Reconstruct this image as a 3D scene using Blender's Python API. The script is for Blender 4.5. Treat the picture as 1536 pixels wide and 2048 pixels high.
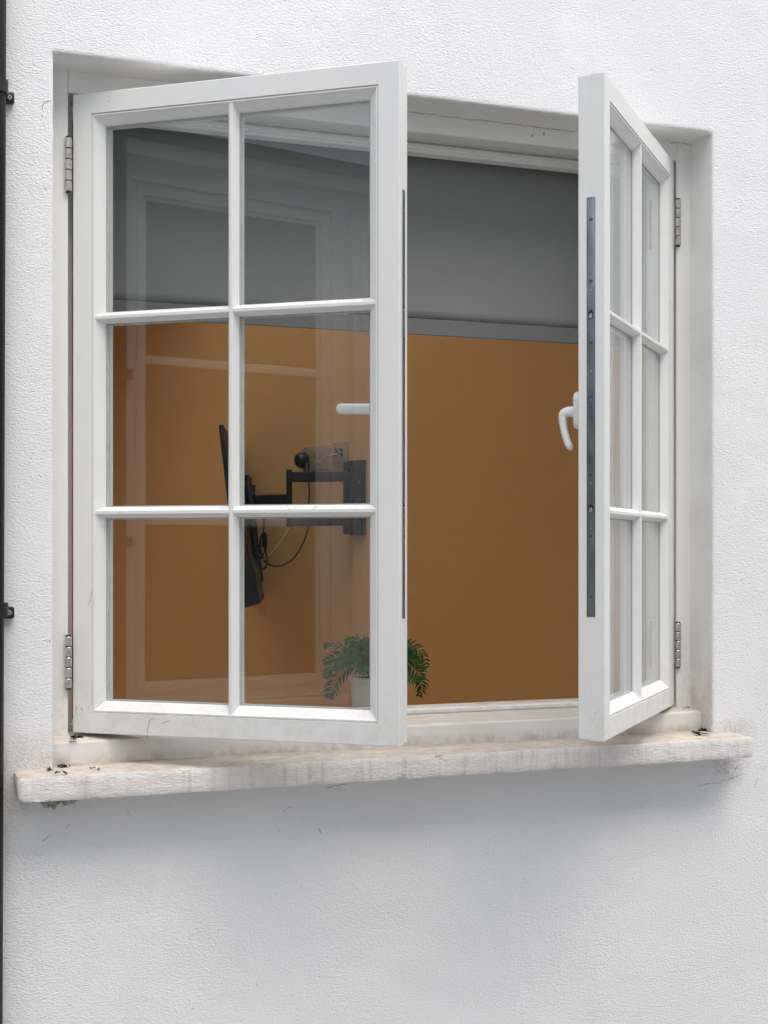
import bpy, bmesh, math, random
from mathutils import Vector, Matrix, noise
R = math.radians
sc = bpy.context.scene
for o in list(bpy.data.objects): bpy.data.objects.remove(o)

# ------------------------------------------------------------------ camera
FPX, PSI, V0 = 2854.2, 0.36506, 1096.2           # focal length in photo pixels, yaw, horizon row
CX, CY, CZ = -0.36489, -2.63729, 0.47661
cam = bpy.data.cameras.new('camera'); co = bpy.data.objects.new('camera', cam)
sc.collection.objects.link(co); sc.camera = co
co.location = (CX, CY, CZ); co.rotation_euler = (R(90), 0, -PSI)
cam.sensor_fit = 'VERTICAL'; cam.sensor_height = 36.0
cam.lens = FPX / 2048 * 36.0
cam.shift_y = (V0 - 1024) / 2048
cam.clip_start = 0.05; cam.clip_end = 500

# ------------------------------------------------------------------ sky, sun, exposure
SUN_EL, SUN_AZ = 62, 18          # azimuth measured from straight out of the facade towards +x
w = bpy.data.worlds.new('World'); sc.world = w; w.use_nodes = True
nt = w.node_tree; nt.nodes.clear()
wo = nt.nodes.new('ShaderNodeOutputWorld'); bg = nt.nodes.new('ShaderNodeBackground')
sky = nt.nodes.new('ShaderNodeTexSky'); sky.sky_type = 'NISHITA'; sky.sun_disc = False
sky.sun_elevation = R(SUN_EL); sky.sun_rotation = R(180 - SUN_AZ)
sky.air_density = 1.0; sky.dust_density = 5.0; sky.ozone_density = 1.0
hs = nt.nodes.new('ShaderNodeHueSaturation'); hs.inputs['Saturation'].default_value = 0.5
nt.links.new(sky.outputs[0], hs.inputs['Color']); nt.links.new(hs.outputs[0], bg.inputs[0])
nt.links.new(bg.outputs[0], wo.inputs[0]); bg.inputs[1].default_value = 0.12
sun = bpy.data.lights.new('sun', 'SUN'); sun.energy = 1.2; sun.angle = R(100); sun.color = (0.965, 0.995, 1.0)
so = bpy.data.objects.new('sun', sun); sc.collection.objects.link(so)
sv = Vector((math.sin(R(SUN_AZ)) * math.cos(R(SUN_EL)), -math.cos(R(SUN_AZ)) * math.cos(R(SUN_EL)), math.sin(R(SUN_EL))))
so.rotation_euler = sv.to_track_quat('Z', 'Y').to_euler(); so.location = sv * 8
sc.view_settings.view_transform = 'Standard'; sc.view_settings.look = 'None'
sc.view_settings.exposure = 0.94; sc.view_settings.gamma = 1.0
sc.render.engine = 'CYCLES'
sc.cycles.max_bounces = 10; sc.cycles.diffuse_bounces = 6; sc.cycles.transparent_max_bounces = 24
sc.cycles.use_denoising = True

# ------------------------------------------------------------------ helpers
def ray(u, v):
    a = (u - 768) / FPX; b = (V0 - v) / FPX; s, c = math.sin(PSI), math.cos(PSI)
    return Vector((s + a * c, c - a * s, b))
CAM = Vector((CX, CY, CZ))
def plane(u, v, p, n):
    r = ray(u, v); n = Vector(n); return CAM + r * ((Vector(p) - CAM).dot(n) / r.dot(n))
def at(u, v, dep): return CAM + ray(u, v) * dep

def link(o, parent=None):
    sc.collection.objects.link(o)
    if parent is not None: o.parent = parent
    return o
def tag(o, label=None, cat=None, group=None, kind=None):
    if label: o['label'] = label
    if cat: o['category'] = cat
    if group: o['group'] = group
    if kind: o['kind'] = kind
    return o
def empty(name, loc=(0, 0, 0), rz=0, label=None, cat=None, group=None):
    o = bpy.data.objects.new(name, None); o.location = loc; o.rotation_euler = (0, 0, rz)
    o.empty_display_size = 0.05
    link(o); return tag(o, label, cat, group)
def from_bm(name, bm, mat, parent=None, smooth=False):
    bmesh.ops.recalc_face_normals(bm, faces=bm.faces[:])
    me = bpy.data.meshes.new(name); bm.to_mesh(me); bm.free()
    if smooth:
        for p in me.polygons: p.use_smooth = True
    if mat: me.materials.append(mat)
    return link(bpy.data.objects.new(name, me), parent)
def smooth_by_angle(o, deg=35):
    me = o.data
    me.polygons.foreach_set('use_smooth', [True] * len(me.polygons))
    try: me.set_sharp_from_angle(angle=R(deg))
    except Exception: pass
    return o
def bm_box(bm, x0, x1, y0, y1, z0, z1, bev=0.0):
    vs = [bm.verts.new((x, y, z)) for x in (x0, x1) for y in (y0, y1) for z in (z0, z1)]
    fs = [(0, 1, 3, 2), (4, 6, 7, 5), (0, 4, 5, 1), (2, 3, 7, 6), (0, 2, 6, 4), (1, 5, 7, 3)]
    ff = [bm.faces.new([vs[i] for i in f]) for f in fs]
    if bev:
        es = set(e for f in ff for e in f.edges)
        bmesh.ops.bevel(bm, geom=list(es), offset=bev, segments=2, affect='EDGES', profile=0.5)
def box(name, mat, parent, x0, x1, y0, y1, z0, z1, bev=0.0):
    bm = bmesh.new(); bm_box(bm, min(x0, x1), max(x0, x1), y0, y1, z0, z1, bev)
    o = from_bm(name, bm, mat, parent)
    return smooth_by_angle(o) if bev else o
def frustum(bm, p0, p1, r0, r1, seg=16, caps=True):
    p0, p1 = Vector(p0), Vector(p1); d = (p1 - p0).normalized()
    a = d.orthogonal().normalized(); b = d.cross(a)
    l0 = [bm.verts.new(p0 + (a * math.cos(t) + b * math.sin(t)) * r0) for t in [2 * math.pi * i / seg for i in range(seg)]]
    l1 = [bm.verts.new(p1 + (a * math.cos(t) + b * math.sin(t)) * r1) for t in [2 * math.pi * i / seg for i in range(seg)]]
    for i in range(seg): bm.faces.new((l0[i], l0[(i + 1) % seg], l1[(i + 1) % seg], l1[i]))
    if caps: bm.faces.new(l0[::-1]); bm.faces.new(l1)
def catmull(P, n=8):
    P = [Vector(p) for p in P]; Q = [P[0] * 2 - P[1]] + P + [P[-1] * 2 - P[-2]]; out = []
    for i in range(1, len(Q) - 2):
        for k in range(n):
            t = k / n; a, b, c, d = Q[i - 1:i + 3]
            out.append(0.5 * ((2 * b) + (c - a) * t + (2 * a - 5 * b + 4 * c - d) * t * t + (3 * b - a - 3 * c + d) * t ** 3))
    out.append(P[-1]); return out
def tube(name, pts, r, mat, parent=None, seg=8, taper=None):
    bm = bmesh.new(); rings = []; prev = None
    for i, p in enumerate(pts):
        d = (pts[min(i + 1, len(pts) - 1)] - pts[max(i - 1, 0)]).normalized()
        a = d.orthogonal().normalized() if prev is None else (prev - d * prev.dot(d)).normalized()
        prev = a; b = d.cross(a); rr = r * (taper(i / (len(pts) - 1)) if taper else 1)
        rings.append([bm.verts.new(p + (a * math.cos(t) + b * math.sin(t)) * rr) for t in [2 * math.pi * k / seg for k in range(seg)]])
    for A, B in zip(rings, rings[1:]):
        for k in range(seg): bm.faces.new((A[k], A[(k + 1) % seg], B[(k + 1) % seg], B[k]))
    bm.faces.new(rings[0][::-1]); bm.faces.new(rings[-1])
    return smooth_by_angle(from_bm(name, bm, mat, parent), 60)
def prism(name, mat, parent, poly, axis, a0, a1):
    """closed polygon in the two remaining axes, extruded along axis ('x','y','z') from a0 to a1"""
    bm = bmesh.new()
    def v(p, a): return {'x': (a, p[0], p[1]), 'y': (p[0], a, p[1]), 'z': (p[0], p[1], a)}[axis]
    A = [bm.verts.new(v(p, a0)) for p in poly]; B = [bm.verts.new(v(p, a1)) for p in poly]
    n = len(poly)
    for i in range(n): bm.faces.new((A[i], A[(i + 1) % n], B[(i + 1) % n], B[i]))
    bm.faces.new(A[::-1]); bm.faces.new(B)
    return from_bm(name, bm, mat, parent)

# ------------------------------------------------------------------ materials
class NT:
    def __init__(s, name):
        s.m = bpy.data.materials.new(name); s.m.use_nodes = True; s.t = s.m.node_tree; s.t.nodes.clear()
        s.out = s.t.nodes.new('ShaderNodeOutputMaterial')
    def n(s, typ, **k):
        nd = s.t.nodes.new('ShaderNode' + typ)
        for a, b in k.items():
            if hasattr(nd, a): setattr(nd, a, b)
        return nd
    def l(s, a, b): s.t.links.new(a, b)
    def inp(s, sock, val):
        if hasattr(val, 'is_output'): s.l(val, sock)
        else: sock.default_value = val
    def coord(s, kind='Object'): return s.n('TexCoord').outputs[kind]
    def pos(s): return s.n('NewGeometry').outputs['Position']
    def mapping(s, vec, scale=(1, 1, 1), rot=(0, 0, 0)):
        m = s.n('Mapping'); s.l(vec, m.inputs[0]); m.inputs['Scale'].default_value = scale; m.inputs['Rotation'].default_value = rot; return m.outputs[0]
    def noise(s, vec, scale, detail=3, rough=.5, dist=0):
        t = s.n('TexNoise'); s.l(vec, t.inputs['Vector']); t.inputs['Scale'].default_value = scale
        t.inputs['Detail'].default_value = detail; t.inputs['Roughness'].default_value = rough; t.inputs['Distortion'].default_value = dist
        return t.outputs['Fac']
    def voronoi(s, vec, scale, feature='F1', rand=1):
        t = s.n('TexVoronoi', feature=feature); s.l(vec, t.inputs['Vector']); t.inputs['Scale'].default_value = scale
        t.inputs['Randomness'].default_value = rand; return t.outputs['Distance']
    def ramp(s, fac, stops):
        r = s.n('ValToRGB'); s.l(fac, r.inputs[0]); e = r.color_ramp.elements
        while len(e) < len(stops): e.new(0.5)
        for q, (p, c) in zip(e, stops):
            q.position = p; q.color = (c, c, c, 1) if not hasattr(c, '__len__') else (*c, 1)
        return r.outputs[0]
    def math(s, op, a, b=0.0, clamp=False):
        m = s.n('Math', operation=op); m.use_clamp = clamp; s.inp(m.inputs[0], a); s.inp(m.inputs[1], b); return m.outputs[0]
    def mix(s, fac, a, b, blend='MIX'):
        m = s.n('Mix', data_type='RGBA', blend_type=blend); s.inp(m.inputs['Factor'], fac)
        A = [i for i in m.inputs if i.type == 'RGBA']
        s.inp(A[0], a if hasattr(a, 'is_output') else (*a, 1)); s.inp(A[1], b if hasattr(b, 'is_output') else (*b, 1))
        return [o for o in m.outputs if o.type == 'RGBA'][0]
    def mapr(s, v, a, b, c=0.0, d=1.0):
        m = s.n('MapRange'); m.clamp = True; s.inp(m.inputs[0], v)
        for i, x in enumerate((a, b, c, d)): m.inputs[i + 1].default_value = x
        return m.outputs[0]
    def bump(s, h, strength, dist, normal=None):
        b = s.n('Bump'); s.l(h, b.inputs['Height']); b.inputs['Strength'].default_value = strength; b.inputs['Distance'].default_value = dist
        if normal is not None: s.l(normal, b.inputs['Normal'])
        return b.outputs[0]
    def bsdf(s, color, rough=.5, metal=0.0, spec=.5, normal=None, sheen=0):
        p = s.n('BsdfPrincipled'); s.inp(p.inputs['Base Color'], color if hasattr(color, 'is_output') else (*color, 1))
        s.inp(p.inputs['Roughness'], rough); p.inputs['Metallic'].default_value = metal
        p.inputs['Specular IOR Level'].default_value = spec
        if normal is not None: s.l(normal, p.inputs['Normal'])
        s.l(p.outputs[0], s.out.inputs[0]); return p
    def sep(s, v):
        x = s.n('SeparateXYZ'); s.l(v, x.inputs[0]); return x.outputs

def simple(name, col, rough=.5, metal=0, spec=.5, nscale=60, var=.12, bump=0.0):
    t = NT(name); c = t.coord()
    n = t.noise(c, nscale, 4, .6)
    lo = tuple(x * (1 - var) for x in col); hi = tuple(min(1, x * (1 + var)) for x in col)
    colr = t.ramp(n, [(.3, lo), (.7, hi)])
    nm = t.bump(t.noise(c, nscale * 6, 3), .3, bump) if bump else None
    t.bsdf(colr, t.mapr(n, .3, .7, rough * .85, min(1, rough * 1.15)), metal, spec, nm); return t.m

def stucco_mat():
    t = NT('stucco'); p = t.pos()
    # leathery rolled render: short wandering ridges
    warp = t.n('TexNoise'); t.l(p, warp.inputs['Vector']); warp.inputs['Scale'].default_value = 4; warp.inputs['Detail'].default_value = 1
    wv = t.n('VectorMath', operation='MULTIPLY_ADD'); t.l(warp.outputs['Color'], wv.inputs[0]); wv.inputs[1].default_value = (.07, .07, .07); t.l(p, wv.inputs[2])
    v = t.mapping(wv.outputs[0], (.60, 1, 1.1), (0, R(22), 0))
    a = t.noise(v, 330, 1.5, .58, .3)
    amp = t.mapr(t.noise(p, 3.0, 2, .6), .3, .7, .55, 1.0)
    pits = t.ramp(t.noise(p, 90, 1, .5), [(.24, 0.), (.31, 1.)])
    h2 = t.math('ADD', t.math('MULTIPLY', a, amp), t.math('ADD', t.math('MULTIPLY', pits, .35), t.math('MULTIPLY', t.noise(p, 8, 2), 1.6)))
    nm = t.bump(h2, 1.0, .0022)
    x, y, z = t.sep(p)
    base = t.ramp(t.noise(p, 2.2, 4, .6), [(.3, (.80, .806, .815)), (.7, (.84, .842, .845))])
    specks = t.ramp(t.noise(p, 130, 3, .7), [(.245, 1.), (.27, 0.)])
    col = t.mix(t.math('MULTIPLY', specks, .45), base, (.28, .27, .26))
    # splash-back dirt where the render meets the two ends of the sill
    def blot(cx, cz, rx, rz):
        dx = t.math('DIVIDE', t.math('SUBTRACT', x, cx), rx); dz = t.math('DIVIDE', t.math('SUBTRACT', z, cz), rz)
        d = t.math('SQRT', t.math('ADD', t.math('MULTIPLY', dx, dx), t.math('MULTIPLY', dz, dz)))
        d = t.math('ADD', d, t.math('MULTIPLY', t.math('SUBTRACT', t.noise(p, 22, 5, .7), .5), 1.3))
        return t.mapr(d, 0.15, 1.15, 1, 0)
    m = t.math('MAXIMUM', blot(-.03, .085, .10, .06), t.math('MAXIMUM', blot(1.455, .078, .07, .03), blot(-.075, .03, .035, .07)))
    col = t.mix(t.math('MULTIPLY', t.math('MULTIPLY', m, t.mapr(t.noise(p, 150, 5, .75), .38, .6, .25, 1)), .62), col, (.42, .355, .295))
    m2 = t.math('MAXIMUM', blot(1.45, .0, .05, .05), blot(-.10, .06, .02, .10))
    col = t.mix(t.math('MULTIPLY', t.math('MULTIPLY', m2, t.mapr(t.noise(p, 120, 5, .75), .40, .6, .1, 1)), .55), col, (.16, .14, .125))
    # faint wandering grime
    g = t.ramp(t.noise(t.mapping(p, (1, 1, .35)), 6, 5, .65), [(.5, 0.), (.8, 1.)])
    col = t.mix(t.math('MULTIPLY', g, .10), col, (.5, .5, .5))
    t.bsdf(col, .85, 0, .25, nm); return t.m
def reveal_mat():
    t = NT('reveal_render'); p = t.pos()
    h = t.math('ADD', t.noise(p, 120, 3, .6), t.math('MULTIPLY', t.noise(p, 25, 3), .8))
    x, y, z = t.sep(p)
    col = t.ramp(t.noise(p, 7, 5, .65), [(.3, (.75, .74, .71)), (.65, (.835, .83, .81))])
    low = t.math('MULTIPLY', t.mapr(z, .32, .08, 0, 1), t.mapr(t.noise(p, 26, 5, .7), .35, .65, .2, 1))
    col = t.mix(t.math('MULTIPLY', low, .75), col, (.47, .40, .33))
    specks = t.ramp(t.noise(p, 100, 3, .75), [(.25, 1.), (.29, 0.)])
    col = t.mix(t.math('MULTIPLY', specks, .5), col, (.2, .17, .14))
    t.bsdf(col, .8, 0, .25, t.bump(h, .5, .0012)); return t.m
def paint_mat(name, base=(.79, .79, .775), dirt=.3, local=True):
    t = NT(name); p = t.pos(); c = t.coord()
    x, y, z = t.sep(p)
    col = t.ramp(t.noise(p, 5, 4, .6), [(.3, tuple(b * .965 for b in base)), (.7, base)])
    low = t.math('MULTIPLY', t.mapr(z, .30, .10, 0, 1), t.mapr(t.noise(p, 30, 6, .72), .42, .68, 0, 1))
    col = t.mix(t.math('MULTIPLY', low, dirt), col, (.42, .35, .28))
    sp = t.ramp(t.noise(p, 160, 3, .8), [(.215, 1.), (.245, 0.)])
    col = t.mix(t.math('MULTIPLY', sp, .6), col, (.16, .14, .12))
    nm = t.bump(t.math('ADD', t.noise(p, 420, 2), t.math('MULTIPLY', t.noise(p, 40, 3), .9)), .25, .0006)
    t.bsdf(col, t.mapr(t.noise(p, 14, 4), .3, .7, .32, .5), 0, .4, nm); return t.m
def ledge_paint_mat():
    """paint on weathered upward faces: grit collects on what faces the sky"""
    t = NT('weathered_paint'); p = t.pos(); g = t.n('NewGeometry')
    nx, ny, nz = t.sep(g.outputs['True Normal'])
    x, y, z = t.sep(p)
    up = t.mapr(nz, .35, .9, 0, 1)
    col = t.ramp(t.noise(p, 9, 5, .65), [(.3, (.70, .685, .65)), (.7, (.78, .77, .745))])
    grime = t.math('MULTIPLY', up, t.mapr(t.noise(t.mapping(p, (.5, 2, 1)), 40, 6, .7), .32, .62, .35, 1))
    col = t.mix(t.math('MULTIPLY', grime, .8), col, (.50, .41, .325))
    foot = t.math('MULTIPLY', t.mapr(z, .10, .082, 0, 1), t.mapr(t.noise(t.mapping(p, (1, 1, .6)), 34, 6, .72), .38, .62, .1, 1))
    col = t.mix(t.math('MULTIPLY', foot, .55), col, (.34, .265, .20))
    sp = t.ramp(t.noise(p, 120, 3, .8), [(.27, 1.), (.30, 0.)])
    col = t.mix(t.math('MULTIPLY', sp, .7), col, (.10, .085, .07))
    t.bsdf(col, .6, 0, .3, t.bump(t.noise(p, 150, 4), .4, .0008)); return t.m
def bar_paint_mat():
    t = NT('bar_paint'); p = t.pos(); g = t.n('NewGeometry'); nx, ny, nz = t.sep(g.outputs['True Normal'])
    up = t.mapr(nz, .3, .6, 0, 1)
    base = t.ramp(t.noise(p, 5, 4, .6), [(.3, (.765, .765, .755)), (.7, (.80, .80, .79))])
    grit = t.math('MULTIPLY', up, t.ramp(t.noise(p, 170, 4, .8), [(.40, 1.), (.47, 0.)]))
    patch = t.mapr(t.noise(p, 9, 3), .42, .6, 0, 1)
    col = t.mix(t.math('MULTIPLY', t.math('MULTIPLY', grit, patch), .75), base, (.25, .22, .19))
    sp = t.ramp(t.noise(p, 160, 3, .8), [(.215, 1.), (.245, 0.)])
    col = t.mix(t.math('MULTIPLY', sp, .6), col, (.16, .14, .12))
    t.bsdf(col, .42, 0, .4, t.bump(t.noise(p, 300, 3), .3, .0006)); return t.m
def stone_mat():
    t = NT('sill_stone'); p = t.pos(); g = t.n('NewGeometry'); nx, ny, nz = t.sep(g.outputs['True Normal'])
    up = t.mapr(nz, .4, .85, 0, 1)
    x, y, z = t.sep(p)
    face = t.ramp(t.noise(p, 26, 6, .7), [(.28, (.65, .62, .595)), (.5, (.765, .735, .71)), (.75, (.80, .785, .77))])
    runs = t.ramp(t.noise(t.mapping(p, (1, 1, .07)), 75, 4, .7), [(.53, 0.), (.70, 1.)])
    face = t.mix(t.math('MULTIPLY', runs, .5), face, (.42, .36, .33))
    pk = t.ramp(t.noise(p, 4.2, 2), [(.5, 0.), (.7, 1.)])
    face = t.mix(t.math('MULTIPLY', pk, .25), face, (.66, .55, .50))
    blk = t.ramp(t.noise(t.mapping(p, (1, 1, .45)), 13, 6, .8), [(.665, 0.), (.75, 1.)])
    face = t.mix(t.math('MULTIPLY', blk, .75), face, (.16, .14, .14))
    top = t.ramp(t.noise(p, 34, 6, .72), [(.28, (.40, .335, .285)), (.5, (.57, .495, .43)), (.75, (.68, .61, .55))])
    back = t.math('MULTIPLY', t.mapr(y, -.005, .036, 0, 1), t.mapr(t.noise(t.mapping(p, (.4, 1, 1)), 45, 6, .75), .35, .6, .1, 1))
    top = t.mix(t.math('MULTIPLY', back, .7), top, (.23, .165, .12))
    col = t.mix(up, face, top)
    pits = t.ramp(t.voronoi(p, 210, 'F1'), [(.08, 0.), (.26, 1.)])
    sp = t.ramp(t.noise(p, 110, 3, .8), [(.27, 1.), (.30, 0.)])
    col = t.mix(t.math('MULTIPLY', sp, .7), col, (.12, .10, .09))
    hh = t.math('ADD', t.math('ADD', t.noise(t.mapping(p, (.5, 1, 1.3)), 210, 3, .65), t.math('MULTIPLY', pits, .3)), t.math('MULTIPLY', t.noise(p, 45, 4), .8))
    t.bsdf(col, .9, 0, .2, t.bump(hh, .9, .0022)); return t.m
def orange_mat():
    t = NT('orange_wall_paint'); p = t.pos()
    col = t.ramp(t.noise(p, 1.6, 4, .55), [(.3, (.62, .33, .125)), (.7, (.66, .352, .136))])
    t.bsdf(col, .75, 0, .25, t.bump(t.math('ADD', t.noise(p, 150, 3), t.math('MULTIPLY', t.noise(p, 6, 3), 1.5)), .5, .002)); return t.m
def glass_mat(name, tint=(.955, .97, .965), dirt=.02, f0=.045):
    t = NT(name); p = t.pos(); g = t.n('NewGeometry')
    dt = t.n('VectorMath', operation='DOT_PRODUCT'); t.l(g.outputs['Normal'], dt.inputs[0]); t.l(g.outputs['Incoming'], dt.inputs[1])
    c = t.math('ABSOLUTE', dt.outputs['Value'])
    F = t.math('ADD', f0, t.math('MULTIPLY', 1 - f0, t.math('POWER', t.math('SUBTRACT', 1.0, c, True), 5.0)), True)
    tr = t.n('BsdfTransparent'); tr.inputs[0].default_value = (*tint, 1)
    gl = t.n('BsdfGlossy'); gl.inputs['Roughness'].default_value = 0.0; gl.inputs[0].default_value = (1, 1, 1, 1)
    t.l(t.bump(t.noise(p, 2.3, 1), .12, .004), gl.inputs['Normal'])
    m = t.n('MixShader'); t.l(F, m.inputs[0]); t.l(tr.outputs[0], m.inputs[1]); t.l(gl.outputs[0], m.inputs[2])
    di = t.n('BsdfDiffuse'); di.inputs[0].default_value = (.70, .73, .73, 1)
    m2 = t.n('MixShader')
    film = t.mapr(t.noise(t.mapping(p, (1, 1, .3)), 18, 5, .7), .35, .75, dirt * .3, dirt)
    sp = t.math('MULTIPLY', t.ramp(t.noise(p, 190, 2, .6), [(.235, 1.), (.25, 0.)]), min(.5, dirt * 12))
    t.l(t.math('MAXIMUM', film, sp), m2.inputs[0]); t.l(m.outputs[0], m2.inputs[1]); t.l(di.outputs[0], m2.inputs[2])
    t.l(m2.outputs[0], t.out.inputs[0]); return t.m
def strip_mat():
    t = NT('zinc_strip'); p = t.pos()
    n = t.noise(t.mapping(p, (1, 1, .25)), 60, 5, .7)
    col = t.ramp(n, [(.3, (.13, .155, .165)), (.55, (.20, .23, .24)), (.8, (.34, .37, .375))])
    t.bsdf(col, t.mapr(n, .3, .75, .30, .5), .85, .5, t.bump(t.noise(p, 400, 2), .2, .0004)); return t.m
GR = 2.7
def paving_mat():
    t = NT('paving'); p = t.pos()
    col = t.ramp(t.noise(p, 5, 5, .6), [(.3, (.085 * GR, .085 * GR, .083 * GR)), (.7, (.13 * GR, .128 * GR, .124 * GR))])
    t.bsdf(col, .85, 0, .3, t.bump(t.noise(p, 60, 4), .5, .004)); return t.m
def leaf_mat():
    t = NT('fern_leaf'); c = t.coord(); p = t.pos()
    col = t.ramp(t.noise(p, 45, 3), [(.3, (.010, .033, .007)), (.7, (.032, .084, .013))])
    b = t.bsdf(col, .6, 0, .2)
    tl = t.n('BsdfTranslucent'); t.l(col, tl.inputs[0]); m = t.n('MixShader'); m.inputs[0].default_value = .22
    t.l(b.outputs[0], m.inputs[1]); t.l(tl.outputs[0], m.inputs[2]); t.l(m.outputs[0], t.out.inputs[0]); return t.m

M = dict(
    stucco=stucco_mat(), reveal=reveal_mat(), paint=paint_mat('window_paint'), frame=paint_mat('frame_paint', (.825, .82, .795), .5),
    ledge=ledge_paint_mat(), bar=bar_paint_mat(), stone=stone_mat(), orange=orange_mat(),
    glass=glass_mat('pane_glass', dirt=.004, f0=.042), glass_dirty=glass_mat('dusty_pane_glass', dirt=.24), strip=strip_mat(), wing_glass=glass_mat('wing_pane_glass', dirt=.003, f0=.03),
    steel=simple('hinge_steel', (.56, .54, .51), .34, .9, nscale=90, var=.25, bump=.0005),
    dark_steel=simple('dark_gap', (.045, .043, .04), .6, .3),
    screw=simple('screw_metal', (.20, .20, .20), .4, .9),
    black=simple('black_powder_coat', (.012, .012, .013), .42, 0, .4, 80, .3, .0006),
    pipe=simple('black_pipe_paint', (.006, .006, .007), .5, 0, .3, 40, .3, .0008),
    plastic=simple('white_plastic', (.76, .76, .75), .35, 0, .5, 30, .03),
    spacer=simple('glazing_spacer', (.66, .69, .67), .5, 0, nscale=60, var=.1),
    blind=simple('blind_fabric', (.240, .243, .238), .9, 0, .1, 900, .06),
    blind_bar=simple('blind_hem', (.178, .18, .178), .9, 0, .1, 500, .08),
    ceiling=simple('ceiling_paint', (.72, .71, .69), .9, 0, .2, 4, .04),
    floor=simple('floor_boards', (.70, .64, .55), .5, 0, .4, 6, .2),
    pot=simple('pot_ceramic', (.52, .48, .41), .5, 0, .4, 20, .05), soil=simple('soil', (.03, .024, .018), .95, 0, .1, 120, .5, .004),
    leaf=leaf_mat(), stem=simple('fern_stem', (.07, .10, .03), .5),
    crack=simple('crack_dark', (.10, .09, .08), .95, 0, .1), rust=simple('rust_chip', (.38, .25, .09), .85, 0, .2, 300, .3),
    litter=simple('leaf_litter', (.030, .023, .018), .9, 0, .15, 300, .5), moss=simple('mossy_mortar', (.40, .38, .33), .95, 0, .1, 130, .6, .004),
    paving=paving_mat(), white_wall=simple('white_render', (.78, .78, .77), .85, 0, .2, 60, .03, .002),
    roof=simple('roof_slate', (.10, .10, .105), .7, 0, .3, 20, .2), dark_room=simple('unlit_room_dark', (.015, .015, .015), .9, 0, .1, 5, .2),
    cable_white=simple('white_cable', (.38, .33, .27), .5, 0, .4), socket=simple('tinted_plate', (.33, .225, .135), .45, 0, .4, 60, .05),
    hole=simple('socket_hole', (.02, .02, .02), .6), board=simple('board_paint', (.72, .71, .69), .5, 0, .4, 20, .05),
    gasket=simple('rubber_gasket', (.36, .37, .355), .7, 0, .3),
)

# ------------------------------------------------------------------ dimensions (metres)
WO, ZB, ZT, YF = 1.4055, .0761, 1.3770, .0805      # opening width, sill level, soffit, frame front
LX, LY, LZ = .0467, .0794, .1297                    # hinge corner of the casements
LW, LH, LT = .6419, 1.2, .0487
TH_L, TH_R = .6695, .8153
WALL_T = .27
GZ = -1.05
X2 = -1.88                                          # unseen closed window of the same size, added further left to light the room

# ------------------------------------------------------------------ ground
bm = bmesh.new(); bmesh.ops.create_grid(bm, x_segments=4, y_segments=4, size=150)
g = from_bm('ground', bm, M['paving']); g.location.z = GZ; tag(g, kind='structure')

# ------------------------------------------------------------------ facade wall with the window opening and the added second one
def wall_with_holes(name, mat, xs, zs, y0, y1, holes, parent=None):
    xs = sorted(set(xs + [h[0] for h in holes] + [h[1] for h in holes])); zs = sorted(set(zs + [h[2] for h in holes] + [h[3] for h in holes]))
    inside = lambda x, z: any(h[0] < x < h[1] and h[2] < z < h[3] for h in holes)
    bm = bmesh.new(); V = {}
    def v(x, y, z):
        k = (x, y, z)
        if k not in V: V[k] = bm.verts.new(k)
        return V[k]
    nx, nz = len(xs) - 1, len(zs) - 1
    sol = lambda i, j: 0 <= i < nx and 0 <= j < nz and not inside((xs[i] + xs[i + 1]) / 2, (zs[j] + zs[j + 1]) / 2)
    for i in range(nx):
        for j in range(nz):
            if not sol(i, j): continue
            a, b, c, d = xs[i], xs[i + 1], zs[j], zs[j + 1]
            bm.faces.new((v(a, y0, c), v(b, y0, c), v(b, y0, d), v(a, y0, d)))
            bm.faces.new((v(a, y1, c), v(a, y1, d), v(b, y1, d), v(b, y1, c)))
            for (di, dj, p, q) in ((-1, 0, (a, c), (a, d)), (1, 0, (b, d), (b, c)), (0, -1, (b, c), (a, c)), (0, 1, (a, d), (b, d))):
                if not sol(i + di, j + dj):
                    bm.faces.new((v(p[0], y0, p[1]), v(q[0], y0, q[1]), v(q[0], y1, q[1]), v(p[0], y1, p[1])))
    return from_bm(name, bm, mat, parent)
ARR = .010     # width of the worked arris strip around an opening
holes = [(-ARR, WO + ARR, ZB - .035, ZT + ARR), (X2 - ARR, X2 + WO + ARR, ZB - .035, ZT + ARR)]
wall = wall_with_holes('house_wall', M['stucco'], [-2.2, 5.0], [GZ - .3, 2.7], 0, WALL_T, holes)
tag(wall, 'white textured rendered house wall around the open window', 'wall')

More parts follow.
